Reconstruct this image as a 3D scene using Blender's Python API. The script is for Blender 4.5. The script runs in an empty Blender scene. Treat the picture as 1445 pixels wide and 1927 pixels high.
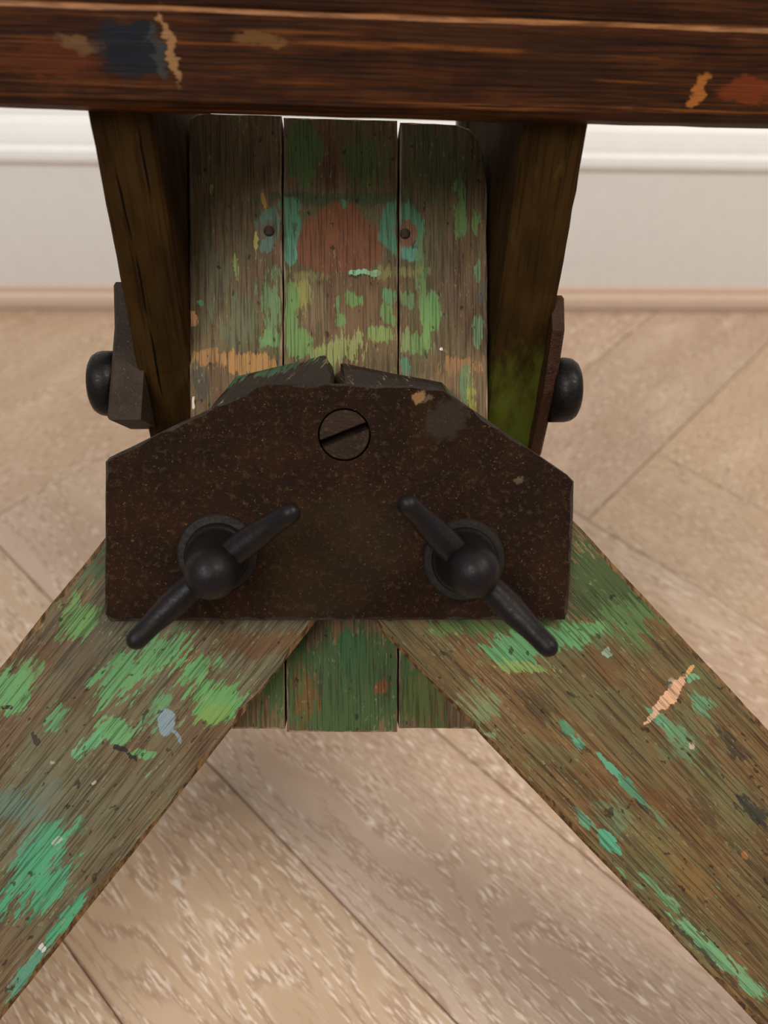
import bpy, math, random
from mathutils import Vector, Matrix
from mathutils.geometry import tessellate_polygon
random.seed(7)
SC = bpy.context.scene
COL = SC.collection
R = math.radians

# ------------------------------------------------------------------ camera
F, CX, CY = 1430.0, 722.5, 963.5            # focal length in pixels of the 1445 x 1927 frame
H, PITCH, ROLL, HEAD = 0.46, R(46.94), R(2.68), R(4.7)
CAM = Vector((0, 0, H))
fwd = Vector((math.sin(HEAD) * math.cos(PITCH), math.cos(HEAD) * math.cos(PITCH), -math.sin(PITCH)))
r0 = Vector((math.cos(HEAD), -math.sin(HEAD), 0))
d0 = fwd.cross(r0)
right = r0 * math.cos(ROLL) - d0 * math.sin(ROLL)
down = r0 * math.sin(ROLL) + d0 * math.cos(ROLL)
cd = bpy.data.cameras.new('camera')
cam = bpy.data.objects.new('camera', cd)
COL.objects.link(cam)
cam.matrix_world = Matrix(((right.x, -down.x, -fwd.x, CAM.x), (right.y, -down.y, -fwd.y, CAM.y),
                           (right.z, -down.z, -fwd.z, CAM.z), (0, 0, 0, 1)))
cd.sensor_fit = 'HORIZONTAL'
cd.sensor_width = 36
cd.lens = 36 * F / 1445
cd.clip_start = 0.01
cd.dof.use_dof = True
cd.dof.focus_distance = 0.288
cd.dof.aperture_fstop = 10.0
SC.camera = cam

# ------------------------------------------------------------------ light
SC.view_settings.view_transform = 'Standard'
SC.view_settings.look = 'None'
SC.view_settings.exposure = 0.0
SC.view_settings.gamma = 1
SC.view_settings.use_curve_mapping = False
wd = bpy.data.worlds.new('room_light')
SC.world = wd
wd.use_nodes = True
wd.node_tree.nodes['Background'].inputs[0].default_value = (1.0, 0.975, 0.94, 1)
wd.node_tree.nodes['Background'].inputs[1].default_value = 0.25


def area(name, loc, target, size, power, col):
    l = bpy.data.lights.new(name, 'AREA')
    l.shape = 'RECTANGLE'
    l.size, l.size_y = size
    l.energy = power
    l.color = col
    o = bpy.data.objects.new(name, l)
    COL.objects.link(o)
    o.location = loc
    o.rotation_euler = (Vector(target) - Vector(loc)).to_track_quat('-Z', 'Y').to_euler()
    return o


area('window_daylight', (-1.0, -1.25, 2.55), (0, 0.35, 0.2), (1.5, 1.3), 54, (1.0, 0.985, 0.955))
area('warm_wall_fill', (1.35, -0.15, 2.2), (0.2, 0.6, 0), (0.7, 0.7), 30, (1.0, 0.88, 0.74))  # added warm fill light from the right, brightens wall and floor
SC.cycles.max_bounces = 6
SC.cycles.diffuse_bounces = 3
SC.cycles.glossy_bounces = 2
SC.cycles.caustics_reflective = False


# ------------------------------------------------------------------ pixel -> place
def ray(px, py):
    return fwd + right * ((px - CX) / F) + down * ((py - CY) / F)


def P(px, py, Z):
    return CAM + ray(px, py) * Z


def hit(px, py, p0, n):
    d = ray(px, py)
    return CAM + d * ((p0 - CAM).dot(n) / d.dot(n))


# ------------------------------------------------------------------ helpers
WM = {}


def lin(c):
    return tuple(((v / 255) / 12.92 if v / 255 <= 0.04045 else ((v / 255 + 0.055) / 1.055) ** 2.4) for v in c) + (1,)


def link(name, data, parent=None, mw=None):
    o = bpy.data.objects.new(name, data)
    COL.objects.link(o)
    mw = mw if mw is not None else Matrix.Identity(4)
    WM[o] = mw
    if parent is not None:
        o.parent = parent
        o.matrix_basis = WM[parent].inverted() @ mw
    else:
        o.matrix_basis = mw
    return o


def mesh(name, verts, faces, mats, parent=None, mw=None, smooth=False, midx=None, label=None):
    me = bpy.data.meshes.new(name)
    me.from_pydata([tuple(v) for v in verts], [], faces)
    for m in mats:
        me.materials.append(m)
    if midx:
        for p, i in zip(me.polygons, midx):
            p.material_index = i
    if smooth:
        for p in me.polygons:
            p.use_smooth = True
    me.update()
    o = link(name, me, parent, mw)
    if label:
        o['label'] = label
    return o


def resample(pts, seg):
    out = []
    n = len(pts)
    for i in range(n):
        a, b = Vector(pts[i]), Vector(pts[(i + 1) % n])
        k = max(1, int((b - a).length / seg)) if seg else 1
        for j in range(k):
            out.append(a.lerp(b, j / k))
    return out


def inset(pts, d):
    n = len(pts)
    res = []
    for i in range(n):
        a, b, c = pts[i - 1], pts[i], pts[(i + 1) % n]
        e1 = (b - a).normalized()
        e2 = (c - b).normalized()
        n1 = Vector((-e1.y, e1.x))
        n2 = Vector((-e2.y, e2.x))
        m = n1 + n2
        m = m.normalized() / max(0.5, m.normalized().dot(n1)) if m.length > 1e-6 else n1
        res.append(b + m * d)
    return res


def ccw(pts):
    pts = [Vector((p[0], p[1])) for p in pts]
    a = sum(pts[i - 1].x * pts[i].y - pts[i].x * pts[i - 1].y for i in range(len(pts)))
    return pts if a > 0 else pts[::-1]


def prism(outline, z0, z1, bev=0.001, jit=0.0, seg=0.0, holes=(), back_bev=0.0):
    """outline in (u, v), front face at z1 with a worn chamfer (material 1)."""
    o = ccw(outline)
    o = resample(o, seg) if seg else o
    if jit:
        w = [random.uniform(-1, 1) for _ in o]
        ins = inset(o, 1.0)
        o = [p + (q - p) * (jit * (0.5 * w[i] + 0.25 * w[i - 1] + 0.25 * w[i - 2])) for i, (p, q) in enumerate(zip(o, ins))]
    n = len(o)
    bvar = [bev * (1 + (0.6 * random.uniform(-1, 1) if jit else 0)) for _ in o]
    one = inset(o, 1.0)
    fr = [p + (q - p) * b for p, q, b in zip(o, one, bvar)]
    bk = [p + (q - p) * back_bev for p, q in zip(o, one)]
    V = [Vector((p.x, p.y, z0)) for p in bk]
    V += [Vector((p.x, p.y, z1 - bev)) for p in o]
    V += [Vector((p.x, p.y, z1)) for p in fr]
    Fc, M = [], []
    for i in range(n):
        j = (i + 1) % n
        Fc.append((i, j, n + j, n + i)); M.append(0)
        Fc.append((n + i, n + j, 2 * n + j, 2 * n + i)); M.append(1)
    hl = [[Vector((h[0], h[1])) for h in hh] for hh in holes]
    loops = [[Vector((p.x, p.y, 0)) for p in fr]] + [[Vector((p.x, p.y, 0)) for p in h] for h in hl]
    idx = list(range(2 * n, 3 * n))
    for h in hl:
        s = len(V)
        V += [Vector((p.x, p.y, z1)) for p in h]
        V += [Vector((p.x, p.y, z0 + 0.0005)) for p in h]
        m = len(h)
        idx += list(range(s, s + m))
        for i in range(m):
            j = (i + 1) % m
            Fc.append((s + i, s + j, s + m + j, s + m + i)); M.append(0)
    for t in tessellate_polygon(loops):
        a, b, c = [idx[k] for k in t]
        if (V[b] - V[a]).cross(V[c] - V[a]).z < 0:
            b, c = c, b
        Fc.append((a, b, c)); M.append(0)
    for t in tessellate_polygon([[Vector((p.x, p.y, 0)) for p in bk]]):
        a, b, c = t
        if (V[b] - V[a]).cross(V[c] - V[a]).z > 0:
            b, c = c, b
        Fc.append((a, b, c)); M.append(0)
    return V, Fc, M


def lathe(prof, segs=40, phase=0.0):
    """prof: (radius, z) list, along local z."""
    V, Fc = [], []
    for r, z in prof:
        for k in range(segs):
            a = phase + 2 * math.pi * k / segs
            V.append((r * math.cos(a), r * math.sin(a), z))
    for i in range(len(prof) - 1):
        for k in range(segs):
            j = (k + 1) % segs
            Fc.append((i * segs + k, i * segs + j, (i + 1) * segs + j, (i + 1) * segs + k))
    Fc.append(tuple(range(segs))[::-1])
    Fc.append(tuple((len(prof) - 1) * segs + k for k in range(segs)))
    return V, Fc


def tube(path, radii, segs=16, flat=None):
    """round bar through path; flat gives (sideways, other) squash per point."""
    V, Fc = [], []
    n = len(path)
    path = [Vector(p) for p in path]
    for i, p in enumerate(path):
        t = (path[min(i + 1, n - 1)] - path[max(i - 1, 0)]).normalized()
        a = t.cross(Vector((0, 0, 1)))
        a = a.normalized() if a.length > 1e-5 else Vector((1, 0, 0))
        b = t.cross(a).normalized()
        fa, fb = flat[i] if flat else (1, 1)
        for k in range(segs):
            w = 2 * math.pi * k / segs
            V.append(p + a * (math.cos(w) * radii[i] * fa) + b * (math.sin(w) * radii[i] * fb))
    for i in range(n - 1):
        for k in range(segs):
            j = (k + 1) % segs
            Fc.append((i * segs + k, i * segs + j, (i + 1) * segs + j, (i + 1) * segs + k))
    Fc.append(tuple(range(segs))[::-1])
    Fc.append(tuple((n - 1) * segs + k for k in range(segs)))
    return V, Fc


def frame(o, x, y, z):
    return Matrix(((x.x, y.x, z.x, o.x), (x.y, y.y, z.y, o.y), (x.z, y.z, z.z, o.z), (0, 0, 0, 1)))


# ------------------------------------------------------------------ material kit
class Mat:
    def __init__(s, name, rough=0.7, spec=0.3, metal=0.0):
        s.m = bpy.data.materials.new(name)
        s.m.use_nodes = True
        s.t = s.m.node_tree
        s.b = s.t.nodes['Principled BSDF']
        s.b.inputs['Roughness'].default_value = rough
        s.b.inputs['Specular IOR Level'].default_value = spec
        s.b.inputs['Metallic'].default_value = metal
        s.obj = s.n('ShaderNodeTexCoord').outputs['Object']

    def n(s, k):
        return s.t.nodes.new(k)

    def put(s, sock, v):
        if hasattr(v, 'node'):
            s.t.links.new(v, sock)
        else:
            sock.default_value = v

    def mapping(s, v, loc=(0, 0, 0), rot=(0, 0, 0), scale=(1, 1, 1), typ='POINT'):
        m = s.n('ShaderNodeMapping')
        m.vector_type = typ
        s.put(m.inputs['Vector'], v)
        m.inputs['Location'].default_value = loc
        m.inputs['Rotation'].default_value = rot
        m.inputs['Scale'].default_value = scale
        return m.outputs[0]

    def noise(s, v, scale=1.0, detail=4.0, rough=0.55, dist=0.0, color=False):
        m = s.n('ShaderNodeTexNoise')
        s.put(m.inputs['Vector'], v)
        m.inputs['Scale'].default_value = scale
        m.inputs['Detail'].default_value = detail
        m.inputs['Roughness'].default_value = rough
        m.inputs['Distortion'].default_value = dist
        return m.outputs['Color' if color else 'Fac']

    def math(s, op, a, b=0.0, c=0.0, clamp=False):
        m = s.n('ShaderNodeMath')
        m.operation = op
        m.use_clamp = clamp
        s.put(m.inputs[0], a); s.put(m.inputs[1], b); s.put(m.inputs[2], c)
        return m.outputs[0]

    def vmath(s, op, a, b=(0, 0, 0), scale=None):
        m = s.n('ShaderNodeVectorMath')
        m.operation = op
        s.put(m.inputs[0], a)
        if scale is not None:
            m.inputs['Scale'].default_value = scale
        else:
            s.put(m.inputs[1], b)
        return m.outputs['Value' if op == 'LENGTH' else 'Vector']

    def step(s, x, lo, hi, a=0.0, b=1.0):
        m = s.n('ShaderNodeMapRange')
        m.interpolation_type = 'SMOOTHSTEP'
        s.put(m.inputs[0], x)
        for i, v in enumerate((lo, hi, a, b)):
            m.inputs[i + 1].default_value = v
        return m.outputs[0]

    def mix(s, f, a, b, mode='MIX'):
        m = s.n('ShaderNodeMix')
        m.data_type = 'RGBA'
        m.blend_type = mode
        s.put(m.inputs['Factor'], f)
        s.put(m.inputs['A'], a)
        s.put(m.inputs['B'], b)
        return m.outputs['Result']

    def xyz(s, v):
        m = s.n('ShaderNodeSeparateXYZ')
        s.put(m.inputs[0], v)
        return m.outputs

    def color(s, c):
        s.put(s.b.inputs['Base Color'], c)

    def bump(s, h, strength=0.5, dist=0.001):
        m = s.n('ShaderNodeBump')
        m.inputs['Strength'].default_value = strength
        m.inputs['Distance'].default_value = dist
        s.put(m.inputs['Height'], h)
        s.t.links.new(m.outputs[0], s.b.inputs['Normal'])


def painted_wood(name, rot, base, patches, wash, to_uv, s_px, wear=None, rough=0.68, offset=0.0):
    """Weathered board: grain runs along local y turned by rot; patches of flaking paint
    sit at fixed places (u, v) of the board's own plane."""
    M = Mat(name, rough, 0.25)
    g = M.mapping(M.obj, (offset, offset * 0.7, 0), (0, 0, -rot))     # y now runs along the grain
    fine = M.noise(M.mapping(g, scale=(1500, 40, 300)), 1, 3, 0.6)
    fib = M.noise(M.mapping(g, scale=(560, 22, 120)), 1, 2, 0.6)
    mid = M.noise(M.mapping(g, scale=(110, 22, 60)), 1, 3, 0.6)
    big = M.noise(M.mapping(g, scale=(34, 14, 20)), 1, 3, 0.6)
    spot = M.noise(M.mapping(g, scale=(420, 210, 200)), 1, 2, 0.5)
    blot = M.noise(M.mapping(g, (3.1, 1.7, 0), scale=(60, 38, 40)), 1, 5, 0.65)
    c = M.mix(M.step(mid, 0.36, 0.66), lin(base[0]), lin(base[1]))
    c = M.mix(M.step(big, 0.42, 0.62, 0, 0.85), c, lin(base[2]))
    c = M.mix(M.step(fib, 0.50, 0.64, 0, 0.55), c, lin(base[3]))
    # thin old paint rubbed into the grain, then chipped patches
    chip = M.noise(M.mapping(g, scale=(760, 120, 100)), 1, 3, 0.65)
    flake = M.math('ADD', M.math('MULTIPLY', chip, 0.65), M.math('MULTIPLY', M.noise(M.mapping(g, scale=(230, 62, 100)), 1, 3, 0.6), 0.35))
    for k, (col, lo, hi, amt) in enumerate(wash):
        nz = M.noise(M.mapping(g, (k * 3.3 + 1, k * 1.9, 0), scale=(62, 30, 40)), 1, 3, 0.6)
        nz = M.math('ADD', M.math('MULTIPLY', nz, 0.55), M.math('MULTIPLY', flake, 0.45))
        c = M.mix(M.step(nz, lo, hi, 0, amt), c, lin(col))
    warp = M.vmath('SCALE', M.vmath('SUBTRACT', M.noise(M.mapping(g, scale=(150, 90, 90)), 1, 3, 0.6, color=True), (0.5, 0.5, 0.5)), scale=0.007)
    uvw = M.vmath('ADD', M.obj, warp)
    nz = M.math('ADD', M.math('MULTIPLY', M.math('SUBTRACT', flake, 0.5), 6.5), M.math('MULTIPLY', M.math('SUBTRACT', blot, 0.5), 1.6))
    thin = M.step(fine, 0.48, 0.62, 0, 0.55)
    for (px, py, rx, ry, ang, col, rag, op) in patches:
        u, v = to_uv(px, py)
        q = M.mapping(uvw, (u, v, 0), (0, 0, R(-ang)), (rx * s_px, ry * s_px, 10.0), 'TEXTURE')
        d = M.math('MULTIPLY_ADD', nz, rag, M.vmath('LENGTH', q))
        soft = 0.16 if op > 0.8 else 0.5
        c = M.mix(M.step(d, 1.0 - soft, 1.0, op, 0.0), c, lin(col))
    speck = M.math('MULTIPLY', M.step(M.noise(M.mapping(g, (7, 3, 0), scale=(900, 260, 100)), 1, 3, 0.6), 0.60, 0.66), M.step(blot, 0.44, 0.60))
    c = M.mix(M.math('MULTIPLY', speck, 0.55), c, lin((140, 142, 104)))
    c = M.mix(thin, c, lin((30, 22, 14)))
    c = M.mix(M.step(spot, 0.66, 0.72, 0, 0.7), c, lin((26, 20, 13)))
    M.color(c)
    M.bump(M.math('MULTIPLY_ADD', chip, 0.8, M.math('MULTIPLY', fine, -0.5)), 0.6, 0.0006)
    return M.m


def bare_wood(name, a, b, axis=1, rough=0.7):
    M = Mat(name, rough, 0.25)
    sc = [500, 500, 500]
    sc[axis] = 60
    f = M.noise(M.mapping(M.obj, scale=sc), 1, 4, 0.6)
    M.color(M.mix(M.step(f, 0.35, 0.65), lin(a), lin(b)))
    M.bump(f, 0.5, 0.0006)
    return M.m


# ------------------------------------------------------------------ setting: floor, wall, skirting
UP = Vector((0, 0, 1))
wall_y = 0.5 * (hit(0, 591, Vector(), UP).y + hit(1445, 586, Vector(), UP).y)


def oak():
    M = Mat('whitewashed_oak', 0.42, 0.4)
    oi = M.n('ShaderNodeObjectInfo').outputs['Random']
    sh = M.n('ShaderNodeCombineXYZ')
    M.put(sh.inputs[0], M.math('MULTIPLY', oi, 37.0))
    M.put(sh.inputs[1], M.math('MULTIPLY', oi, 11.3))
    M.put(sh.inputs[2], M.math('MULTIPLY', oi, 5.1))
    v = M.vmath('ADD', M.obj, sh.outputs[0])
    low = M.noise(M.mapping(v, scale=(3.2, 11, 1)), 1, 2, 0.5)
    low2 = M.noise(M.mapping(v, (5, 2, 0), scale=(9, 30, 1)), 1, 3, 0.5)
    yy = M.xyz(v)[1]
    ring = M.math('SINE', M.math('ADD', M.math('MULTIPLY', yy, 800.0), M.math('MULTIPLY', low, 130.0)))
    ring = M.math('MULTIPLY_ADD', ring, 0.5, 0.5)
    dash = M.noise(M.mapping(v, scale=(120, 900, 1)), 1, 2, 0.5)
    dash2 = M.noise(M.mapping(v, scale=(60, 420, 1)), 1, 3, 0.55)
    tone = M.noise(M.mapping(v, (9, 4, 0), scale=(5, 16, 1)), 1, 3, 0.5)
    c = M.mix(M.step(tone, 0.35, 0.68), lin((192, 169, 151)), lin((172, 147, 128)))
    c = M.mix(M.step(oi, 0.0, 1.0, 0.0, 0.60), c, lin((188, 160, 128)))
    c = M.mix(M.step(ring, 0.40, 0.95, 0, 0.55), c, lin((156, 126, 104)))
    wh = M.math('MULTIPLY', M.step(dash, 0.48, 0.66), M.step(M.math('ADD', M.math('MULTIPLY', low2, 0.7), M.math('MULTIPLY', ring, 0.3)), 0.36, 0.66))
    c = M.mix(M.math('MULTIPLY', wh, 0.75), c, lin((236, 222, 206)))
    c = M.mix(M.step(dash2, 0.56, 0.74, 0, 0.35), c, lin((152, 118, 92)))
    c = M.mix(M.step(low2, 0.60, 0.8, 0, 0.5), c, lin((214, 192, 168)))
    M.color(c)
    return M.m


def paint(name, col, rough=0.45):
    M = Mat(name, rough, 0.35)
    f = M.noise(M.obj, 60, 1)
    M.color(M.mix(f, lin(col), lin(tuple(int(x * 0.97) for x in col))))
    return M.m


OAK = oak()
GAP = paint('dark_joint', (140, 114, 84), 0.9)
WHITE = paint('skirting_gloss_white', (233, 233, 232), 0.38)
WALLP = paint('wall_matt_white', (235, 233, 230), 0.8)

BT, BB = 0.010, 0.0011
X0, X1, Y0 = -2.4, 2.6, -1.2
fl = mesh('floor', [(X0, Y0, -0.03), (X1, Y0, -0.03), (X1, wall_y + 0.1, -0.03), (X0, wall_y + 0.1, -0.03),
                    (X0, Y0, -0.0040), (X1, Y0, -0.0040), (X1, wall_y + 0.1, -0.0040), (X0, wall_y + 0.1, -0.0040)],
          [(3, 2, 1, 0), (4, 5, 6, 7), (0, 1, 5, 4), (1, 2, 6, 5), (2, 3, 7, 6), (3, 0, 4, 7)], [GAP])
fl['kind'] = 'structure'
fl['label'] = 'pale whitewashed oak herringbone floor'
# herringbone: hx runs along one family (towards the viewer's left), hy along the other
WB, NB = 0.252 * H, 6
corner = hit(1105, 978, Vector(), UP)
hx = Vector((-math.sin(R(45.4)), -math.cos(R(45.4)), 0))
hy = Vector((-math.cos(R(45.4)), math.sin(R(45.4)), 0))


def clip_poly(poly, f):
    out = []
    for i in range(len(poly)):
        a, b = poly[i - 1], poly[i]
        fa, fb = f(a), f(b)
        if fa >= 0 and fb >= 0:
            out.append(b)
        elif fa >= 0 > fb or fa < 0 <= fb:
            p = a.lerp(b, fa / (fa - fb))
            out.append(p)
            if fb >= 0:
                out.append(b)
    return out


g = 0.0003
for m in range(-4, 5):
    for k in range(-26, 27):
        for kind in (0, 1):
            if kind == 0:       # H board: x in [k, k+n], y in [k, k+1], corner of the photo = (n, 0) for k = 0
                a0, a1, b0, b1 = k - NB, k, k, k + 1
            else:
                a0, a1, b0, b1 = k, k + 1, k + 1 - NB, k + 1
            a0 += 2 * NB * m; a1 += 2 * NB * m
            cs = [corner + hx * (a * WB) + hy * (b * WB) for a, b in ((a0, b0), (a1, b0), (a1, b1), (a0, b1))]
            mid = sum(cs, Vector()) / 4
            if not (X0 + .3 < mid.x < X1 - .3 and Y0 + .3 < mid.y < wall_y + 0.25):
                continue
            cs = clip_poly(cs, lambda p: wall_y + 0.004 - p.y)
            if len(cs) < 3:
                continue
            ax, ay = (hx, hy) if kind == 0 else (hy, -hx)
            ax3, ay3 = ax, UP.cross(ax)
            o2 = [((p - mid).dot(ax3), (p - mid).dot(ay3)) for p in cs]
            o2 = inset(ccw(o2), g)
            area2 = abs(sum(o2[i - 1].x * o2[i].y - o2[i].x * o2[i - 1].y for i in range(len(o2))))
            if area2 < 4e-4:
                continue
            V, Fc, Mi = prism(o2, -0.0040, 0.0, BB)
            # slope the chamfer a little wider than deep
            mesh('floor_board', V, Fc, [OAK], fl, frame(mid, ax3, ay3, UP))

wl = mesh('wall_back', [(X0, wall_y + 0.036, -0.03), (X1, wall_y + 0.036, -0.03), (X1, wall_y + 0.036, 2.5), (X0, wall_y + 0.036, 2.5),
                        (X0, wall_y + 0.12, -0.03), (X1, wall_y + 0.12, -0.03), (X1, wall_y + 0.12, 2.5), (X0, wall_y + 0.12, 2.5)],
          [(0, 1, 2, 3), (5, 4, 7, 6), (4, 0, 3, 7), (1, 5, 6, 2), (3, 2, 6, 7), (4, 5, 1, 0)], [WALLP])
wl['kind'] = 'structure'
wl['label'] = 'plain white wall behind the skirting board'


def zpx(py, dy=0.0):        # height on the skirting face seen at pixel row py
    d = ray(722, py)
    return H + d.z * ((wall_y + dy) / d.y)


zs, zf, zb = zpx(541), zpx(322), zpx(289)
ztop = zpx(205) + 0.012
prof = [(0.006, 0.0005), (0.006, zf - 0.001), (0.0045, zf + 0.001), (0.0035, zf + 0.004), (0.0035, zf + 0.007), (0.0050, zb - 0.004), (0.008, zb - 0.002),
        (0.0095, zb), (0.0105, zb + 0.003), (0.0135, zb + 0.009), (0.0175, zb + 0.016), (0.0225, zb + 0.022), (0.0228, zb + 0.024), (0.0258, zb + 0.025), (0.0262, zb + 0.029), (0.0310, ztop - 0.002), (0.036, ztop), (0.040, ztop), (0.040, 0.0005)]
V, Fc = [], []
for x in (X0, X1):
    V += [(x, wall_y + a, z) for a, z in prof]
n = len(prof)
for i in range(n):
    j = (i + 1) % n
    Fc.append((i, n + i, n + j, j))
sk = mesh('baseboard_back', V, Fc, [WHITE], smooth=False)
sk['kind'] = 'structure'
sk['label'] = 'tall white moulded skirting board along the wall'

BEIGE = paint('beige_bead', (214, 190, 172), 0.5)
bead = [(0.0055, 0.0006), (0.0005, 0.0006), (0.0005, 0.0040), (-0.0012, 0.0060), (-0.0018, zs * 0.36), (-0.0010, zs * 0.55), (0.0008, zs * 0.66), (0.0022, zs * 0.72), (0.0026, zs * 0.88), (0.0040, zs * 0.98), (0.0055, zs)]
V, Fc = [], []
for x in (X0, X1):
    V += [(x, wall_y + a, z) for a, z in bead]
n = len(bead)
for i in range(n):
    j = (i + 1) % n
    Fc.append((i, j, n + j, n + i))
tr = mesh('trim_1', V, Fc, [BEIGE])
tr['kind'] = 'structure'
tr['label'] = 'thin beige bead where the skirting meets the floor'

# ------------------------------------------------------------------ the trestle stand
LEAN, TIP = R(45), R(7)
lv = Vector((0, math.sin(LEAN), math.cos(LEAN)))        # up along the leaning legs
nv = Vector((0, -math.cos(LEAN), math.sin(LEAN)))       # their face, towards the viewer
XV = Vector((1, 0, 0))
O = P(640, 720, 0.30)
FR = frame(O, XV, lv, nv)                               # local frame shared by planks, legs and plate
T_LEG, T_PLATE, T_PLANK = 0.018, 0.008, 0.032
SPX = 0.30 / F


def uv(px, py, c=0.0):
    p = hit(px, py, O + nv * c, nv) - O
    return (p.dot(XV), p.dot(lv))


base = link('trestle_table', None, None, Matrix.Translation((O.x, O.y, 0)))
base.empty_display_size = 0.05
base['label'] = 'antique wooden trestle with peeling green paint, rusty iron plate and wing bolts'
base['category'] = 'table'

TAN = bare_wood('worn_tan_edge', (122, 92, 56), (62, 43, 26))
GREY_EDGE = bare_wood('worn_rim_lit_edge', (150, 130, 104), (92, 72, 50))  # worn plank edge, its colour lightened to paint in rim light

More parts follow.
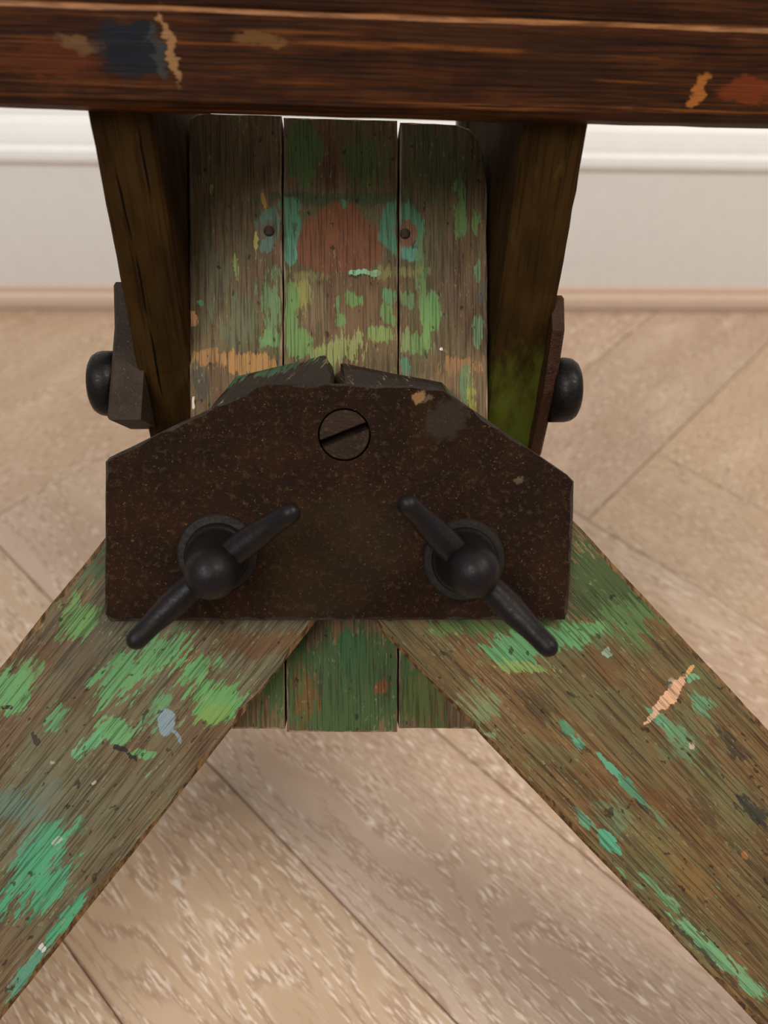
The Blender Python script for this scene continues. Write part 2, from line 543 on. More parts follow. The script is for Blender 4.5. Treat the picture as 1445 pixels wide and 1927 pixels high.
# --- planks
WOODP = [(100, 75, 50), (114, 93, 66), (94, 84, 57), (70, 50, 32)]
G1, G2, TEAL, LITE = (104, 134, 76), (74, 96, 52), (82, 128, 98), (124, 142, 80)
PATCH_P = [
    (440, 300, 80, 100, 0, (80, 66, 36), 0.9, 0.5), (830, 300, 80, 100, 0, (70, 82, 46), 0.9, 0.7), (690, 600, 90, 90, 0, (116, 88, 62), 0.5, 0.6), (640, 440, 162, 82, 0, (88, 92, 62), 0.5, 0.6),
    (600, 575, 36, 56, 0, (126, 106, 78), 0.4, 0.6), (400, 520, 40, 90, 0, (112, 106, 84), 0.9, 0.55), (850, 560, 60, 70, 0, (116, 94, 76), 0.8, 0.5), (622, 300, 22, 90, 0, (92, 60, 38), 0.3, 0.8),
    (571, 285, 36, 66, 0, (76, 102, 52), 0.30, 0.9), (690, 305, 44, 48, 0, (76, 94, 46), 0.6, 0.85),
    (640, 374, 165, 14, 0, (68, 80, 54), 0.4, 0.85),
    (636, 458, 94, 62, 0, (122, 76, 50), 0.12, 0.97), (640, 418, 52, 46, 0, (124, 76, 48), 0.15, 0.97), (520, 440, 22, 62, 0, (120, 80, 54), 0.4, 0.8), (623, 560, 13, 110, 0, (98, 64, 48), 0.3, 0.7),
    (545, 388, 24, 17, 0, TEAL, 0.2, 0.96), (549, 428, 18, 40, 0, TEAL, 0.2, 0.97), (545, 476, 13, 26, 0, (92, 144, 116), 0.15, 0.97), (553, 432, 4, 20, 0, (66, 78, 56), 0.3, 0.8),
    (758, 432, 45, 54, 0, TEAL, 0.2, 0.96), (772, 475, 22, 16, 0, (92, 140, 118), 0.3, 0.95), (766, 440, 25, 28, 0, (122, 82, 58), 0.3, 0.95),
    (508, 424, 26, 34, 0, (94, 122, 102), 0.3, 0.92), (500, 436, 20, 24, 0, (108, 92, 70), 0.5, 0.85), (504, 462, 18, 12, -30, (98, 122, 108), 0.4, 0.9), (646, 379, 6, 9, 0, TEAL, 0.1, 0.95),
    (686, 513, 33, 6, 0, (140, 190, 152), 0.08, 0.98), (686, 519, 34, 2.5, 0, (58, 54, 34), 0.08, 0.9),
    (548, 590, 16, 74, 0, G1, 0.2, 0.95), (560, 648, 34, 30, 0, G1, 0.3, 0.95), (572, 552, 13, 38, 0, (142, 138, 78), 0.8, 0.85), (575, 516, 44, 12, 0, (124, 120, 72), 0.9, 0.75),
    (646, 658, 38, 28, 0, (136, 144, 86), 0.95, 0.9), (596, 665, 20, 14, 0, (128, 138, 78), 0.8, 0.85),
    (634, 568, 7, 14, 0, G1, 0.4, 0.95), (665, 563, 13, 15, 0, G1, 0.5, 0.95), (681, 563, 4, 12, 0, G1, 0.3, 0.95), (640, 602, 9, 14, 0, G1, 0.6, 0.9), (637, 588, 4, 7, 0, G1, 0.3, 0.9),
    (736, 556, 16, 16, 0, (96, 134, 92), 0.4, 0.95), (727, 588, 11, 24, 0, G1, 0.4, 0.95), (742, 605, 6, 10, 0, G1, 0.5, 0.9), (716, 630, 26, 15, 0, LITE, 0.6, 0.95),
    (765, 562, 18, 18, 0, (98, 124, 78), 0.4, 0.92), (812, 582, 17, 40, 0, (106, 142, 82), 0.3, 0.96), (798, 540, 9, 40, 0, G1, 0.5, 0.92), (786, 646, 32, 20, 0, G1, 0.45, 0.95), (805, 630, 8, 20, 0, (108, 142, 80), 0.4, 0.95), (765, 640, 12, 22, 0, (120, 134, 84), 0.7, 0.9), (762, 692, 11, 22, 0, TEAL, 0.4, 0.93),
    (790, 490, 12, 70, 0, (100, 120, 74), 0.9, 0.8), (745, 514, 60, 12, 0, (128, 126, 72), 1.1, 0.8),
    (508, 636, 20, 20, 0, (104, 140, 86), 0.4, 0.94), (510, 565, 20, 54, 0, (104, 130, 86), 0.9, 0.85), (448, 610, 50, 60, 0, (94, 106, 78), 1.1, 0.6), (376, 567, 6, 7, 0, (88, 140, 104), 0.3, 0.9),
    (866, 395, 15, 46, 0, (100, 130, 76), 0.8, 0.92), (896, 420, 8, 30, 0, G1, 0.6, 0.92), (897, 512, 8, 24, 0, (110, 140, 96), 0.7, 0.9), (897, 622, 11, 36, 0, (120, 148, 108), 0.5, 0.93),
    (498, 375, 5, 24, 0, (170, 132, 62), 0.4, 0.9), (483, 455, 4, 22, 0, (170, 158, 84), 0.5, 0.9), (445, 505, 4, 26, 0, (142, 156, 88), 0.6, 0.85), (395, 358, 4, 9, 0, (120, 132, 74), 0.3, 0.9),
    (470, 684, 62, 24, 0, (168, 124, 74), 0.45, 0.88), (385, 672, 34, 12, 0, (156, 114, 70), 0.7, 0.85), (866, 690, 46, 18, 0, (148, 110, 70), 0.8, 0.85), (820, 720, 50, 26, 0, (132, 104, 72), 0.9, 0.6), (380, 725, 26, 36, 0, (66, 62, 56), 0.6, 0.75),
    (366, 600, 8, 14, 0, (205, 152, 106), 0.3, 0.9), (363, 765, 5, 16, 0, (215, 196, 176), 0.3, 0.9), (829, 655, 3, 4, 0, (235, 235, 230), 0.05, 1.0), (905, 560, 8, 36, 0, (84, 86, 82), 0.6, 0.7),
    (880, 730, 14, 40, 0, (96, 122, 84), 0.8, 0.85), (888, 745, 8, 40, 0, (150, 146, 72), 0.8, 0.85),
    (650, 1290, 170, 120, 0, (62, 84, 46), 0.4, 0.95), (655, 1230, 40, 60, 0, (52, 92, 54), 0.6, 0.7), (575, 1310, 26, 60, 0, (108, 72, 34), 0.8, 0.8), (718, 1292, 18, 16, 0, (122, 74, 38), 0.4, 0.9), (795, 1320, 40, 60, 0, (84, 92, 44), 0.7, 0.85),
]
WASH_P = [((94, 94, 58), 0.52, 0.59, 0.4), ((124, 138, 74), 0.615, 0.635, 0.75), ((124, 86, 56), 0.56, 0.62, 0.5)]
PL_OUT = [
    ([(355, 250), (357, 224), (372, 213), (530, 217), (531, 690), (536, 1372), (361, 1371), (358, 780)], 0.00),
    ([(533, 220), (747.5, 226), (748, 690), (747.5, 1378), (539.5, 1378), (534.5, 690)], 0.37),
    ([(752.5, 229), (860, 234), (884, 241), (900, 258), (910, 290), (916, 350), (917.5, 780), (918, 1372), (751, 1371), (751.5, 690)], 0.81),
]
block = link('plank_block', None, base, FR)
block.empty_display_size = 0.03
block['label'] = 'upright block of three green-painted planks'
for outline, off in PL_OUT:
    xa, xb = min(p[0] for p in outline), max(p[0] for p in outline)
    near = [q for q in PATCH_P if q[0] + q[2] * 1.5 + 12 > xa and q[0] - q[2] * 1.5 - 12 < xb]
    m = painted_wood('plank_paint', 0.0, WOODP, near, WASH_P, uv, SPX, offset=off)
    V, Fc, Mi = prism([uv(*p) for p in outline], -T_PLANK, 0.0, 0.0006, 0.00022, 0.004)
    mesh('plank', V, Fc, [m, GREY_EDGE], block, FR, midx=Mi)



def rust(name, a, b, c2, rough=0.75, fleck=0.5, scale=1.0, spec=0.35, spots=()):
    M = Mat(name, rough, spec)
    f1 = M.noise(M.obj, 420 * scale, 4, 0.65)
    f2 = M.noise(M.obj, 60 * scale, 5, 0.6)
    f3 = M.noise(M.obj, 1100 * scale, 2, 0.5)
    c = M.mix(M.step(f2, 0.36, 0.66), lin(a), lin(b))
    c = M.mix(M.step(f1, 0.52, 0.68, 0, fleck), c, lin(c2))
    c = M.mix(M.step(f3, 0.66, 0.74, 0, 0.45), c, lin((120, 98, 66)))
    for u, v, r, col, op in spots:
        q = M.mapping(M.vmath('ADD', M.obj, M.vmath('SCALE', M.noise(M.obj, 300, 3, 0.6, color=True), scale=0.006)), (u + 0.003, v + 0.003, 0), (0, 0, 0.6), (r * 1.3, r, 10), 'TEXTURE')
        c = M.mix(M.step(M.vmath('LENGTH', q), 0.6, 1.05, op, 0), c, lin(col))
    M.color(c)
    M.bump(M.math('ADD', f1, M.math('MULTIPLY', f3, 0.35)), 1.0, 0.0009)
    return M.m


def spot(px, py, r, col, op):
    u, v = uv(px, py, T_LEG + T_PLATE)
    return (u, v, r * 0.274 / F, col, op)


RUST = rust('rusty_iron_plate', (30, 19, 13), (41, 24, 15), (62, 46, 28), 0.85, 0.7, 1.0, 0.08,
            [spot(787, 748, 12, (132, 100, 66), 0.9), spot(804, 752, 8, (88, 74, 58), 0.8), spot(975, 905, 9, (92, 78, 62), 0.7), spot(840, 790, 40, (58, 52, 44), 0.5), spot(620, 1050, 130, (52, 42, 26), 0.35)])
RUST_EDGE = rust('rubbed_iron_edge', (52, 46, 42), (42, 32, 25), (74, 64, 50), 0.6, 0.5, 1.0, 0.2)
RUST_NAIL = rust('nail_rust', (58, 42, 30), (40, 30, 24), (92, 66, 40), 0.6)

for px, py in ((506, 435), (762, 440)):
    u, v = uv(px, py)
    V, Fc = lathe([(0.0019, -0.002), (0.0021, 0.0002), (0.0019, 0.0009), (0.0010, 0.0013)], 14)
    mesh('nail_head', V, Fc, [RUST_NAIL], block, FR @ Matrix.Translation((u, v, 0)), True)

# --- legs
CL = T_LEG


def uvl(px, py):
    return uv(px, py, CL)


def floor_end(a, b):
    """run the edge a->b (pixels on the leg face) on until the leg's rear edge meets the floor"""
    a, b = Vector(uvl(*a)), Vector(uvl(*b))
    zt = T_LEG * nv.z
    za = (O + XV * a.x + lv * a.y + nv * CL).z - zt
    zb_ = (O + XV * b.x + lv * b.y + nv * CL).z - zt
    return a + (b - a) * (za / (za - zb_))


WOODL = [(110, 90, 65), (96, 72, 50), (104, 99, 74), (68, 51, 35)]
WOODR = [(108, 81, 50), (122, 96, 62), (100, 92, 60), (62, 43, 26)]
TEAL2 = (74, 146, 108)
GL = (96, 148, 94)
AL, AR = -51.0, 46.0
PATCH_L = [
    (200, 1190, 120, 60, AL, (84, 80, 66), 0.8, 0.6), (480, 1210, 110, 34, 0, (92, 60, 34), 0.5, 0.75),
    (150, 1165, 40, 34, AL, (96, 138, 78), 0.8, 0.9), (180, 1060, 50, 24, AL, (70, 96, 66), 0.8, 0.7),
    (230, 1270, 60, 34, AL, GL, 1.0, 0.92), (300, 1235, 60, 36, -20, GL, 0.9, 0.92), (370, 1262, 46, 24, AL, (92, 148, 90), 0.9, 0.9), (410, 1325, 52, 40, -20, (94, 146, 84), 0.6, 0.95),
    (400, 1345, 34, 24, -20, (112, 142, 70), 0.6, 0.8), (215, 1375, 34, 26, 10, GL, 0.5, 0.95), (170, 1400, 36, 12, -30, (98, 158, 110), 0.8, 0.9), (265, 1420, 20, 12, 0, GL, 0.5, 0.9), (110, 1345, 26, 20, AL, (96, 148, 100), 0.9, 0.85), (300, 1330, 44, 18, AL, (92, 142, 96), 1.0, 0.8),
    (20, 1305, 40, 46, 10, GL, 0.45, 0.95), (55, 1270, 24, 30, 0, (98, 144, 88), 1.0, 0.8),
    (80, 1590, 58, 40, AL, TEAL2, 0.40, 0.97), (60, 1640, 90, 40, AL, TEAL2, 0.75, 0.95), (90, 1680, 60, 30, AL, TEAL2, 0.5, 0.95), (10, 1700, 20, 14, AL, TEAL2, 0.6, 0.9), (125, 1725, 62, 14, AL, TEAL2, 0.5, 0.95), (50, 1830, 50, 14, AL, (80, 140, 116), 0.8, 0.85),
    (60, 1540, 90, 40, AL, (100, 112, 96), 1.0, 0.6), (20, 1520, 40, 50, AL, (88, 118, 104), 0.8, 0.6),
    (316, 1360, 20, 25, 10, (122, 140, 146), 0.08, 1.0), (331, 1387, 4, 16, -12, (118, 134, 140), 0.08, 0.95),
    (226, 1408, 14, 6, 30, (40, 36, 36), 0.1, 0.95), (244, 1424, 18, 5, 48, (40, 36, 36), 0.1, 0.95), (18, 1331, 14, 4, -16, (36, 34, 32), 0.08, 0.95), (68, 1392, 5, 14, -20, (50, 44, 38), 0.3, 0.85),
    (98, 1438, 7, 7, 0, (160, 156, 140), 0.4, 0.8), (176, 1472, 6, 6, 0, (170, 168, 160), 0.3, 0.9), (78, 1785, 6, 5, 0, (190, 190, 180), 0.3, 0.9), (108, 1583, 8, 9, 30, (150, 170, 150), 0.3, 0.9),
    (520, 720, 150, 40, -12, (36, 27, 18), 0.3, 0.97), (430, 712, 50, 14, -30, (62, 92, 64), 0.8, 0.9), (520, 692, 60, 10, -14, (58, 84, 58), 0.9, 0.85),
]
PATCH_R = [
    (1140, 1100, 110, 80, 46, (62, 80, 44), 0.6, 0.9), (1180, 1180, 60, 50, 46, (86, 112, 64), 0.9, 0.85), (1020, 1180, 120, 20, 4, (78, 100, 54), 0.7, 0.85),
    (1040, 1205, 130, 26, -6, (98, 150, 98), 0.55, 0.96), (960, 1225, 60, 34, 0, (94, 146, 96), 0.6, 0.95), (1100, 1185, 60, 20, 0, (98, 146, 92), 0.7, 0.93), (860, 1180, 70, 18, 0, (84, 110, 58), 0.8, 0.85), (970, 1255, 60, 12, 4, (128, 152, 88), 0.9, 0.85),
    (830, 1250, 60, 40, 46, (98, 78, 48), 0.8, 0.7), (1160, 1240, 70, 40, 46, (98, 70, 44), 0.9, 0.7),
    (908, 1330, 36, 40, 46, (116, 132, 92), 1.0, 0.8), (925, 1380, 14, 10, 0, (130, 150, 110), 0.5, 0.8),
    (1068, 1370, 22, 11, 46, TEAL, 0.4, 0.97), (1088, 1396, 22, 12, 46, (90, 152, 120), 0.45, 0.97), (1150, 1450, 48, 9, 48, (90, 152, 120), 0.45, 0.97), (1186, 1486, 40, 9, 48, TEAL, 0.5, 0.97), (1230, 1535, 40, 8, 46, TEAL, 0.6, 0.9), (1100, 1410, 24, 7, 46, (60, 56, 44), 0.4, 0.8), (1215, 1528, 44, 5, 48, (48, 44, 40), 0.4, 0.85),
    (1140, 1580, 28, 14, 46, (84, 156, 124), 0.45, 0.97), (1158, 1596, 18, 10, 46, (84, 156, 124), 0.4, 0.95), (1100, 1545, 34, 8, 46, (98, 150, 116), 0.8, 0.9), (1160, 1540, 50, 26, 46, (104, 124, 90), 1.1, 0.7),
    (1300, 1275, 16, 10, 0, (110, 160, 120), 0.6, 0.9), (1262, 1372, 46, 14, 44, (100, 164, 124), 0.8, 0.93), (1320, 1325, 30, 18, 46, (98, 148, 110), 0.9, 0.85), (1290, 1420, 40, 12, 46, (104, 140, 104), 1.0, 0.8), (1300, 1390, 70, 60, 46, (100, 110, 74), 1.0, 0.6),
    (1262, 1306, 50, 15, -52, (218, 170, 136), 0.22, 0.97), (1297, 1258, 16, 7, -50, (206, 156, 100), 0.2, 0.97), (1225, 1352, 16, 6, -45, (214, 172, 140), 0.3, 0.9), (1260, 1285, 12, 8, -50, (150, 142, 128), 0.4, 0.8),
    (1304, 1400, 7, 6, 30, (180, 164, 140), 0.1, 0.95), (1142, 1226, 7, 9, 10, (140, 160, 140), 0.2, 0.9),
    (1420, 1530, 44, 16, 46, (48, 48, 44), 0.8, 0.85), (1330, 1530, 60, 20, 46, (78, 60, 40), 0.8, 0.7), (1402, 1615, 12, 9, 20, (176, 110, 62), 0.3, 0.9),
    (1330, 1780, 120, 11, 45, (112, 158, 114), 0.55, 0.95), (1410, 1850, 60, 18, 45, (110, 154, 110), 0.6, 0.95), (1250, 1690, 70, 8, 46, (106, 148, 104), 0.9, 0.9), (1330, 1800, 160, 6, 46, (52, 50, 42), 0.5, 0.8),
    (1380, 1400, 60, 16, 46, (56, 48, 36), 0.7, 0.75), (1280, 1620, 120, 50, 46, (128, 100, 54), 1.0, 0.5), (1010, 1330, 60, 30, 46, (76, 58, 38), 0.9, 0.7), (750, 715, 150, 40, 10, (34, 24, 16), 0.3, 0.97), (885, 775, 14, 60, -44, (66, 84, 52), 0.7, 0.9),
]
WASH_L = [((98, 104, 80), 0.52, 0.60, 0.42), ((100, 146, 98), 0.60, 0.63, 0.8), ((104, 70, 42), 0.55, 0.64, 0.45)]
WASH_R = [((104, 108, 70), 0.51, 0.60, 0.42), ((100, 150, 106), 0.61, 0.64, 0.7), ((104, 66, 34), 0.54, 0.62, 0.5)]

lo = [uvl(629, 1128), uvl(628.5, 704), uvl(626, 690), uvl(611, 667), uvl(444, 708), uvl(403, 756)]
lo += [floor_end((190, 1020), (0, 1255)), floor_end((590, 1180), (0, 1922))]
ro = [uvl(641, 1108), uvl(641, 684), uvl(645, 683), uvl(832, 719), uvl(916, 803)]
ro += [floor_end((1085, 985), (1445, 1372)), floor_end((710, 1180), (1424, 1927))]
for outline, dirpx, wood, pat, wash, off, lab in (
        (lo, ((190, 1020), (0, 1255)), WOODL, PATCH_L, WASH_L, 0.0, 'left splayed leg with a pale blue paint drip'),
        (ro, ((1085, 985), (1445, 1372)), WOODR, PATCH_R, WASH_R, 0.53, 'right splayed leg with a bare pinkish gouge')):
    a, b = Vector(uvl(*dirpx[0])), Vector(uvl(*dirpx[1]))
    d = (a - b).normalized()
    rot = math.atan2(-d.x, d.y)
    m = painted_wood('leg_paint', rot, wood, pat, wash, uvl, (0.282 / F), offset=off)
    V, Fc, Mi = prism(outline, 0.0002, T_LEG, 0.0015, 0.00025, 0.006)
    ytop = uvl(640, 860)[1]
    Mi = [0 if k == 1 and V[f[0]].y > ytop else k for k, f in zip(Mi, Fc)]
    mesh('leg', V, Fc, [m, TAN], base, FR, midx=Mi, label=lab)

# --- iron plate with its slotted screw
CP0, CP1 = T_LEG + 0.0002, T_LEG + T_PLATE


def uvp(px, py):
    return uv(px, py, CP1)


PL = [(196, 1156), (197, 869), (205, 860), (482, 726), (500, 722), (634, 721), (800, 726), (836, 733), (1068, 893), (1081, 906), (1079, 985), (1070, 1148), (1064, 1167), (640, 1167), (206, 1170)]
sc_c = Vector(uvp(648, 818))
s_r = 50 * 0.274 / F
hole = [(sc_c.x + s_r * math.cos(2 * math.pi * k / 40), sc_c.y + s_r * math.sin(2 * math.pi * k / 40)) for k in range(40)]
plate = link('iron_plate', None, base, FR)
plate.empty_display_size = 0.03
plate['label'] = 'pitted rusty iron plate clamping the legs'
V, Fc, Mi = prism([uvp(*p) for p in PL], CP0, CP1, 0.0010, 0.00016, 0.004, [hole])
mesh('plate_body', V, Fc, [RUST, RUST_EDGE], plate, FR, midx=Mi)
SCREW = rust('screw_steel', (46, 32, 22), (36, 25, 17), (78, 62, 46), 0.7, 0.5, 1.0, 0.15)
sa = math.atan2(35, 90)
V, Fc = [], []
rh, wz = s_r * 0.94, 7.0 * 0.274 / F


def seg_piece(sign):
    a0 = math.asin(wz / rh)
    return [(rh * math.cos(a) * 1, sign * rh * math.sin(a)) for a in [a0 + (math.pi - 2 * a0) * k / 20 for k in range(21)]]


SM = FR @ Matrix.Translation((sc_c.x, sc_c.y, CP1)) @ Matrix.Rotation(sa, 4, 'Z')
for s in (1, -1):
    v, f, _ = prism(seg_piece(s), -0.007, 0.0001, 0.0003)
    k = len(V)
    V += v
    Fc += [tuple(i + k for i in t) for t in f]
v, f = lathe([(rh * 0.99, -0.0074), (rh * 0.99, -0.0060)], 32)
k = len(V)
V += v
Fc += [tuple(i + k for i in t) for t in f]
mesh('slotted_screw', V, Fc, [SCREW], plate, SM, label='flush round screw head with a wide slot')

# --- wing bolts


def iron(name, a, b, rough, metal=0.5):
    M = Mat(name, rough, 0.25, metal)
    f = M.noise(M.obj, 260, 4, 0.6)
    f2 = M.noise(M.obj, 900, 3, 0.6)
    M.color(M.mix(M.step(f, 0.38, 0.66), lin(a), lin(b)))
    M.put(M.b.inputs['Roughness'], M.step(f2, 0.3, 0.7, rough - 0.08, rough + 0.15))
    M.bump(M.math('ADD', f, M.math('MULTIPLY', f2, 0.4)), 0.35, 0.0006)
    return M.m


WING = iron('blackened_iron', (20, 19, 22), (24, 17, 14), 0.44, 0.15)
WASHER = iron('dull_washer_iron', (30, 24, 19), (24, 19, 15), 0.6, 0.05)
BOLTM = iron('dark_bolt_iron', (17, 14, 13), (13, 11, 10), 0.42, 0.1)


def wing_bolt(basepx, tippx, wings, wz, rw, lab):
    b = Vector(uvp(*basepx)).to_3d()
    b.z = CP1
    p0 = FR @ b
    tip = P(tippx[0], tippx[1], tippx[2])
    ax = (tip - p0).normalized()
    hh = (tip - p0).length
    w0, w1 = P(*wings[0]), P(*wings[1])
    xx = (w1 - w0)
    xx = (xx - ax * xx.dot(ax)).normalized()
    M0 = frame(p0, xx, ax.cross(xx), ax)
    inv = M0.inverted()
    root = link('wing_bolt', None, base, M0)
    root.empty_display_size = 0.02
    root['label'] = lab
    mw = FR @ Matrix.Translation(b)
    v, f = lathe([(rw, 0.0001), (rw, 0.0022), (rw - 0.0006, 0.0028), (rw - 0.004, 0.0028)], 44)
    mesh('washer', v, f, [WASHER], root, mw)
    r1, r2 = rw * 0.80, 0.0087
    pr = [(r1, 0.0022), (r1, 0.0058), (r1 - 0.0007, 0.0066), (r1 - 0.0016, 0.0072), (r2 + 0.0014, 0.0105), (r2 + 0.0005, 0.0150), (r2, hh - 0.0085)]
    pr += [(r2 * math.cos(a), hh - 0.0085 + 0.0085 * math.sin(a)) for a in [R(x) for x in (15, 30, 45, 60, 75, 86)]]
    v, f = lathe(pr, 40)
    mesh('hub', v, f, [WING], root, M0, True)
    for i, w in enumerate((w0, w1)):
        e = inv @ w
        sgn = -1 if i == 0 else 1
        st = Vector((sgn * 0.0035, 0, hh * wz))
        pts, rad, fl_ = [], [], []
        N = 18
        for k in range(N + 1):
            t = k / N
            p = st.lerp(e, t)
            p.z += math.sin(math.pi * t) * -0.0022
            pts.append(p)
            rad.append(0.0041 + (0.0009 * math.sin(math.pi * min(1, t * 1.25))) - 0.0006 * t)
            fl_.append((1.0, 1.25 - 0.3 * t))
        dlast = (pts[-1] - pts[-2]).normalized()
        rl = rad[-1]
        for q in (0.45, 0.75, 0.93, 1.0):
            pts.append(e + dlast * rl * q)
            rad.append(rl * math.sqrt(max(0.02, 1 - q * q)))
            fl_.append(fl_[N])
        v, f = tube(pts, rad, 16, fl_)
        mesh('wing', v, f, [WING], root, M0, True)


wing_bolt((410, 1040), (394, 1090, 0.236), ((258, 1202, 0.243), (545, 966, 0.240)), 0.62, 0.0142, 'left wing bolt, its upper wing pointing inwards')
wing_bolt((872, 1052), (896, 1082, 0.236), ((768, 950, 0.238), (1030, 1216, 0.243)), 0.62, 0.0150, 'right wing bolt, its lower wing pointing outwards')

# ------------------------------------------------------------------ rail and hanging posts
uv7 = Vector((0, math.sin(TIP), math.cos(TIP)))
bk7 = Vector((0, math.cos(TIP), -math.sin(TIP)))
RB = P(640, 230, 0.236)
RT = hit(640, 24, RB, -bk7)
rail_h = (RT - RB).dot(uv7)
ROFF = RB.copy()
XR = (XV - UP * 0.011).normalized()                     # the rail sags a little to the right
RF = frame(ROFF, XR, bk7, XR.cross(bk7))


def rail_mat():
    M = Mat('dark_stained_rail', 0.5, 0.16)
    g = M.obj
    fine = M.noise(M.mapping(g, scale=(26, 900, 900)), 1, 4, 0.6)
    lines = M.noise(M.mapping(g, (0.3, 0, 0), scale=(7, 420, 420)), 1, 3, 0.55)
    blot = M.noise(M.mapping(g, scale=(34, 90, 90)), 1, 5, 0.6)
    c = M.mix(M.step(blot, 0.36, 0.66), lin((48, 22, 8)), lin((74, 39, 14)))
    c = M.mix(M.step(lines, 0.54, 0.66, 0, 0.7), c, lin((128, 74, 28)))
    c = M.mix(M.step(fine, 0.50, 0.62, 0, 0.75), c, lin((34, 18, 8)))
    zz = M.math('MULTIPLY_ADD', M.noise(M.mapping(g, scale=(9, 60, 60)), 1, 3, 0.5), 26.0, M.math('MULTIPLY', M.xyz(g)[2], 3800.0))
    band = M.math('MULTIPLY', M.step(M.math('SINE', zz), 0.1, 0.95), M.step(M.noise(M.mapping(g, (2, 0, 0), scale=(22, 160, 160)), 1, 3, 0.6), 0.42, 0.58))
    c = M.mix(M.math('MULTIPLY', band, 0.8), c, lin((22, 11, 5)))
    c = M.mix(M.step(blot, 0.62, 0.74, 0, 0.7), c, lin((40, 24, 14)))
    warp = M.vmath('SCALE', M.vmath('SUBTRACT', M.noise(M.mapping(g, scale=(130, 300, 300)), 1, 4, 0.6, color=True), (0.5, 0.5, 0.5)), scale=0.012)
    gw = M.vmath('ADD', g, warp)
    s = 0.24 / F
    for px, py, rx, ry, ang, col, op in ((150, 92, 44, 14, 12, (112, 84, 56), 0.7), (245, 98, 62, 46, 10, (26, 31, 38), 0.95), (320, 95, 9, 58, -8, (150, 112, 74), 0.9), (300, 110, 12, 40, -10, (58, 62, 62), 0.7),
                                         (490, 78, 50, 12, 4, (116, 82, 46), 0.7), (1050, 110, 90, 50, 0, (46, 26, 14), 0.7), (1318, 160, 14, 30, 6, (170, 104, 46), 0.8), (1410, 160, 60, 24, 0, (118, 52, 24), 0.7), (90, 120, 90, 26, 0, (92, 44, 20), 0.6), (860, 60, 120, 24, 0, (60, 36, 18), 0.5)):
        p = hit(px, py, RB, -bk7) - RB
        q = M.mapping(gw, (p.dot(XV), 0, p.dot(uv7)), (0, R(ang), 0), (rx * s, 10.0, ry * s), 'TEXTURE')
        k = M.step(M.vmath('LENGTH', q), 0.7, 1.15, op, 0)
        c = M.mix(k, c, lin(col))
    M.color(c)
    M.bump(M.math('MULTIPLY_ADD', fine, -1.0, lines), 0.5, 0.0006)
    return M.m


RAILM = rail_mat()
RAIL_EDGE = bare_wood('rubbed_rail_edge', (150, 100, 58), (96, 58, 28), 0, 0.5)
prof = [(0.0060, 0.0), (0.0015, 0.0022), (0.0, 0.0048), (0.0, rail_h - 0.0012), (0.0003, rail_h - 0.0004), (0.0012, rail_h), (0.055, rail_h), (0.055, 0.0)]
N = 120
V, Fc, Mi = [], [], []
L0, L1 = -0.52, 0.56
wob = [0.0] * len(prof)
for i in range(N + 1):
    x = L0 + (L1 - L0) * i / N
    for k, (a, z) in enumerate(prof):
        wob[k] = 0.7 * wob[k] + random.uniform(-1, 1) * 0.00016
        V.append((x, a + wob[k], z + wob[k] * 0.8))
n = len(prof)
for i in range(N):
    for k in range(n):
        j = (k + 1) % n
        Fc.append((i * n + k, i * n + j, (i + 1) * n + j, (i + 1) * n + k)[::-1])
        Mi.append(1 if k in (3, 4) else 0)
Fc.append(tuple(range(n))); Mi.append(0)
Fc.append(tuple(N * n + k for k in range(n))[::-1]); Mi.append(0)
mesh('top_rail', V, Fc, [RAILM, RAIL_EDGE], base, RF, midx=Mi, label='dark stained top rail with a black smudge')

V, Fc = [], []
ub = [(0.0045, rail_h), (0.0045, rail_h + 0.048), (0.0060, rail_h + 0.050), (0.052, rail_h + 0.050), (0.052, rail_h)]
n = len(ub)
for x in (L0 - 0.01, L1 + 0.01):
    V += [(x, a, z) for a, z in ub]
Fc = [(i, (i + 1) % n, n + (i + 1) % n, n + i)[::-1] for i in range(n)] + [tuple(range(n)), tuple(n + i for i in range(n))[::-1]]
mesh('upper_board', V, Fc, [RAILM], base, RF, label='dark board set back above the rail')

# posts hang from the rail on both sides of the planks
post_off = 0.008
PO = RB + bk7 * post_off
POST_D = 0.128


def post_mat(name, green, cracks, to):
    M = Mat(name, 0.8, 0.04)
    g = M.obj
    fine = M.noise(M.mapping(g, scale=(700, 700, 26)), 1, 4, 0.6)
    blot = M.noise(M.mapping(g, scale=(70, 70, 26)), 1, 5, 0.6)
    c = M.mix(M.step(blot, 0.36, 0.66), lin((44, 29, 11)), lin((60, 41, 17)))
    c = M.mix(M.step(fine, 0.50, 0.66, 0, 0.6), c, lin((26, 17, 7)))
    if green:
        z = M.xyz(g)[2]
        gm = M.math('ADD', M.math('MULTIPLY', z, -9.0), M.math('MULTIPLY', M.noise(M.mapping(g, scale=(110, 110, 50)), 1, 5, 0.65), 1.0))
        c = M.mix(M.step(gm, green - 0.1, green + 0.32, 0, 0.8), c, lin((84, 92, 30)))
        c = M.mix(M.step(M.noise(M.mapping(g, scale=(150, 150, 40)), 1, 4, 0.6), 0.60, 0.70, 0, 0.4), c, lin((78, 70, 30)))
    warp = M.vmath('SCALE', M.vmath('SUBTRACT', M.noise(M.mapping(g, scale=(90, 90, 60)), 1, 3, 0.6, color=True), (0.5, 0.5, 0.5)), scale=0.0022)
    gw = M.vmath('ADD', g, warp)
    for (x, z, hw, hh, a) in cracks:
        q = M.mapping(gw, (x, 0, z), (0, R(a), 0), (hw, 10.0, hh), 'TEXTURE')
        c = M.mix(M.step(M.vmath('LENGTH', q), 0.5, 1.0, 0.97, 0), c, lin((14, 9, 5)))
    M.color(c)
    M.bump(fine, 0.4, 0.0006)
    return M.m


PF = frame(PO, XV, bk7, uv7)


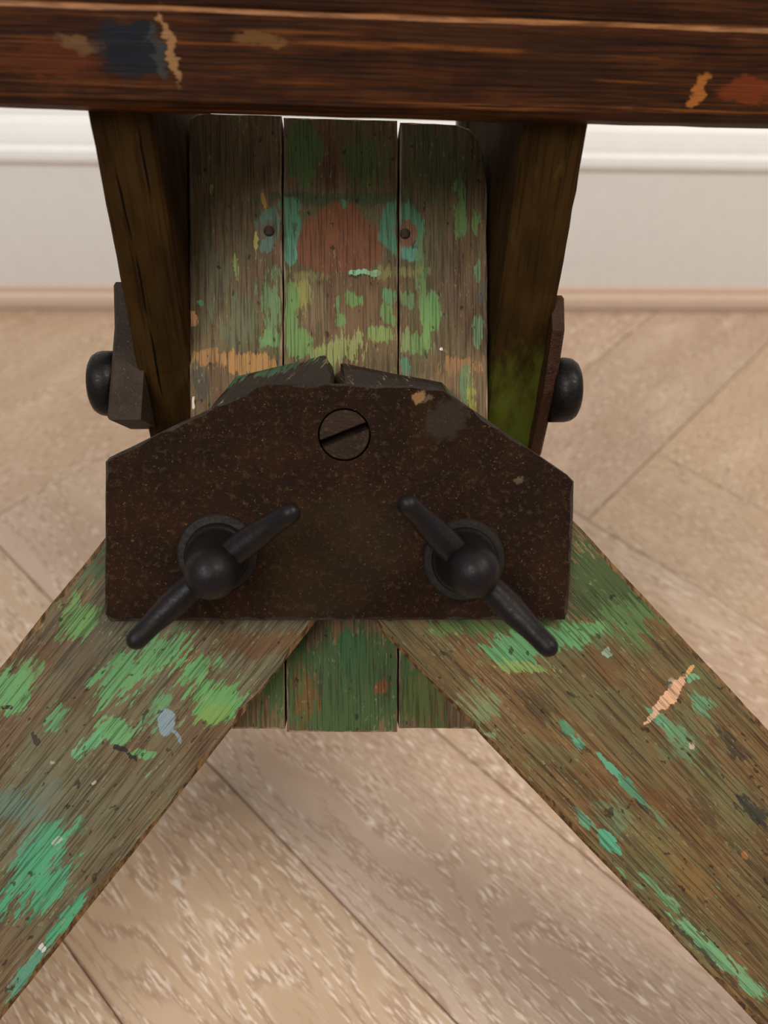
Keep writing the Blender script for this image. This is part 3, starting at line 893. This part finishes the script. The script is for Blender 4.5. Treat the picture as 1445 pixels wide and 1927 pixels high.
def post_pt(px, py):
    p = hit(px, py, PO, -bk7) - PO
    return p.dot(XV), p.dot(uv7)


xl_out, xl_mid = post_pt(165, 212)[0], post_pt(232, 562)
xl_bot = xl_out + (xl_mid[0] - xl_out) * post_pt(300, 905)[1] / xl_mid[1]
xl_in = uv(355, 240)[0] + (O - PO).x - 0.0012
xr_out = post_pt(1088, 345)[0]
xr_in = uv(918, 400)[0] + (O - PO).x + 0.0012
zbot = post_pt(300, 905)[1]


def box(x0, x1, y0, y1, z0, z1, b, x0b=None):
    """upright with chamfered long edges; x0b: where its left side stands at the foot"""
    ring = [(x0 + b, y0), (x1 - b, y0), (x1, y0 + b), (x1, y1 - b), (x1 - b, y1), (x0 + b, y1), (x0, y1 - b), (x0, y0 + b)]
    V, Fc = [], []
    N = 24
    for i in range(N + 1):
        z = z0 + (z1 - z0) * i / N
        for (x, y) in ring:
            if x0b is not None and x < (x0 + x1) / 2:
                x += (x0b - x0) * (z1 - z) / (z1 - z0)
            V.append((x + random.uniform(-1, 1) * 0.00018, y + random.uniform(-1, 1) * 0.00018, z))
    for i in range(N):
        for k in range(8):
            j = (k + 1) % 8
            Fc.append((i * 8 + k, i * 8 + j, (i + 1) * 8 + j, (i + 1) * 8 + k))
    Fc.append(tuple(range(8))[::-1])
    Fc.append(tuple(N * 8 + k for k in range(8)))
    return V, Fc


VL, FL = box(xl_out, xl_in, 0, POST_D, zbot, 0.002, 0.0012, xl_bot)
VR, FR_ = box(xr_in, xr_out, 0, POST_D, zbot, 0.002, 0.0012)


def crack_list(pairs):
    out = []
    for a, b in pairs:
        (xa, za), (xb, zb2) = post_pt(*a), post_pt(*b)
        out.append(((xa + xb) / 2, (za + zb2) / 2, 0.0006, abs(za - zb2) / 2 * 1.08, math.degrees(math.atan2(xa - xb, za - zb2))))
    return out


mesh('side_post', VL, FL, [post_mat('dark_post', 0, crack_list((((256, 219), (288, 387)), ((211, 300), (252, 468)), ((252, 468), (278, 600)), ((278, 600), (308, 760)))), None)], base, PF, label='cracked dark post left of the planks')
mesh('side_post', VR, FR_, [post_mat('green_tinged_post', 1.30, [], None)], base, PF, label='dark post with green tinge right of the planks')

# straps and bolt heads outside the posts
STRAP = rust('strap_iron', (58, 47, 38), (48, 38, 30), (72, 60, 48), 0.65, 0.4, 1.0, 0.2)
STRAP2 = rust('strap_reddish', (62, 34, 19), (46, 27, 16), (78, 50, 30), 0.65, 0.4, 1.0, 0.2)


def strap(x0, x1, pts, m, lab):
    """side plate: outline in the Y-Z plane, thickness along X"""
    c = sum(pts, Vector()) / len(pts)
    c.x = x0
    sgn = 1 if x1 > x0 else -1
    M0 = frame(c, Vector((0, 1, 0)) * sgn, Vector((0, 0, 1)), XV * sgn)
    inv = M0.inverted()
    o2 = [((inv @ p).x, (inv @ p).y) for p in pts]
    V, Fc, Mi = prism(o2, 0.0, abs(x1 - x0), 0.0012, 0.0, 0.0)
    return mesh('strap', V, Fc, [m, m], base, M0, midx=Mi, label=lab)


xl_s = PO.x + xl_bot
xr_s = PO.x + xr_out


def at_x(px, py, x):
    return hit(px, py, Vector((x, 0, 0)), XV)


BV = Vector((0, 1, 0))
XO = P(200, 788, 0.290).x
A = at_x(214, 612, XO); B = at_x(200, 790, XO)
T = A + Vector((0, 0.012, 0.012))
C_ = B + Vector((0, 0.020, -0.022))
strap(P(264, 792, (B - CAM).dot(fwd)).x, XO, [T, A, B, C_, C_ + Vector((0, 0.026, 0.004)), T + Vector((0, 0.020, -0.016))], STRAP, 'grey iron strap on the left post')
XO2 = P(1064, 625, 0.290).x
A2, B2, C2 = at_x(1064, 622, XO2), at_x(1046, 740, XO2), at_x(1018, 862, XO2)
T2 = A2 + Vector((0, 0.010, 0.009))
strap(xr_s - 0.0010, XO2, [T2, A2, B2, C2, C2 + Vector((0, 0.024, 0.0)), T2 + Vector((0, 0.020, -0.012))], STRAP2, 'reddish iron strap on the right post')


def bolt(cx_, cy_, Z, x_in, x_out, r, sgn, lab):
    c = P(cx_, cy_, Z)
    c.x = x_in
    hh = abs(x_out - x_in)
    M0 = frame(c, Vector((0, 1, 0)), (XV * sgn).cross(Vector((0, 1, 0))), XV * sgn)
    V, Fc = lathe([(r, 0.0), (r, hh * 0.55), (r * 0.97, hh * 0.75), (r * 0.88, hh * 0.92), (r * 0.76, hh)], 36)
    o = mesh('bolt_head', V, Fc, [BOLTM], base, M0, True, label=lab)


bolt(208, 722, 0.310, XO + 0.0002, P(171, 722, 0.306).x, 0.0132, -1, 'black bolt head outside the left post')
bolt(1060, 734, 0.313, XO2 - 0.0002, P(1088, 735, 0.310).x, 0.0132, 1, 'black bolt head outside the right post')

# small grey cleat that shows in the gap under the rail
cp = P(864, 214, 0.350)
V, Fc = box(0, 0.0108, 0, 0.010, -0.030, 0.004, 0.001)
mesh('cleat', V, Fc, [paint('cleat_grey_paint', (104, 106, 94), 0.7)], base, frame(cp, XV, bk7, uv7), label='small grey cleat behind the planks')
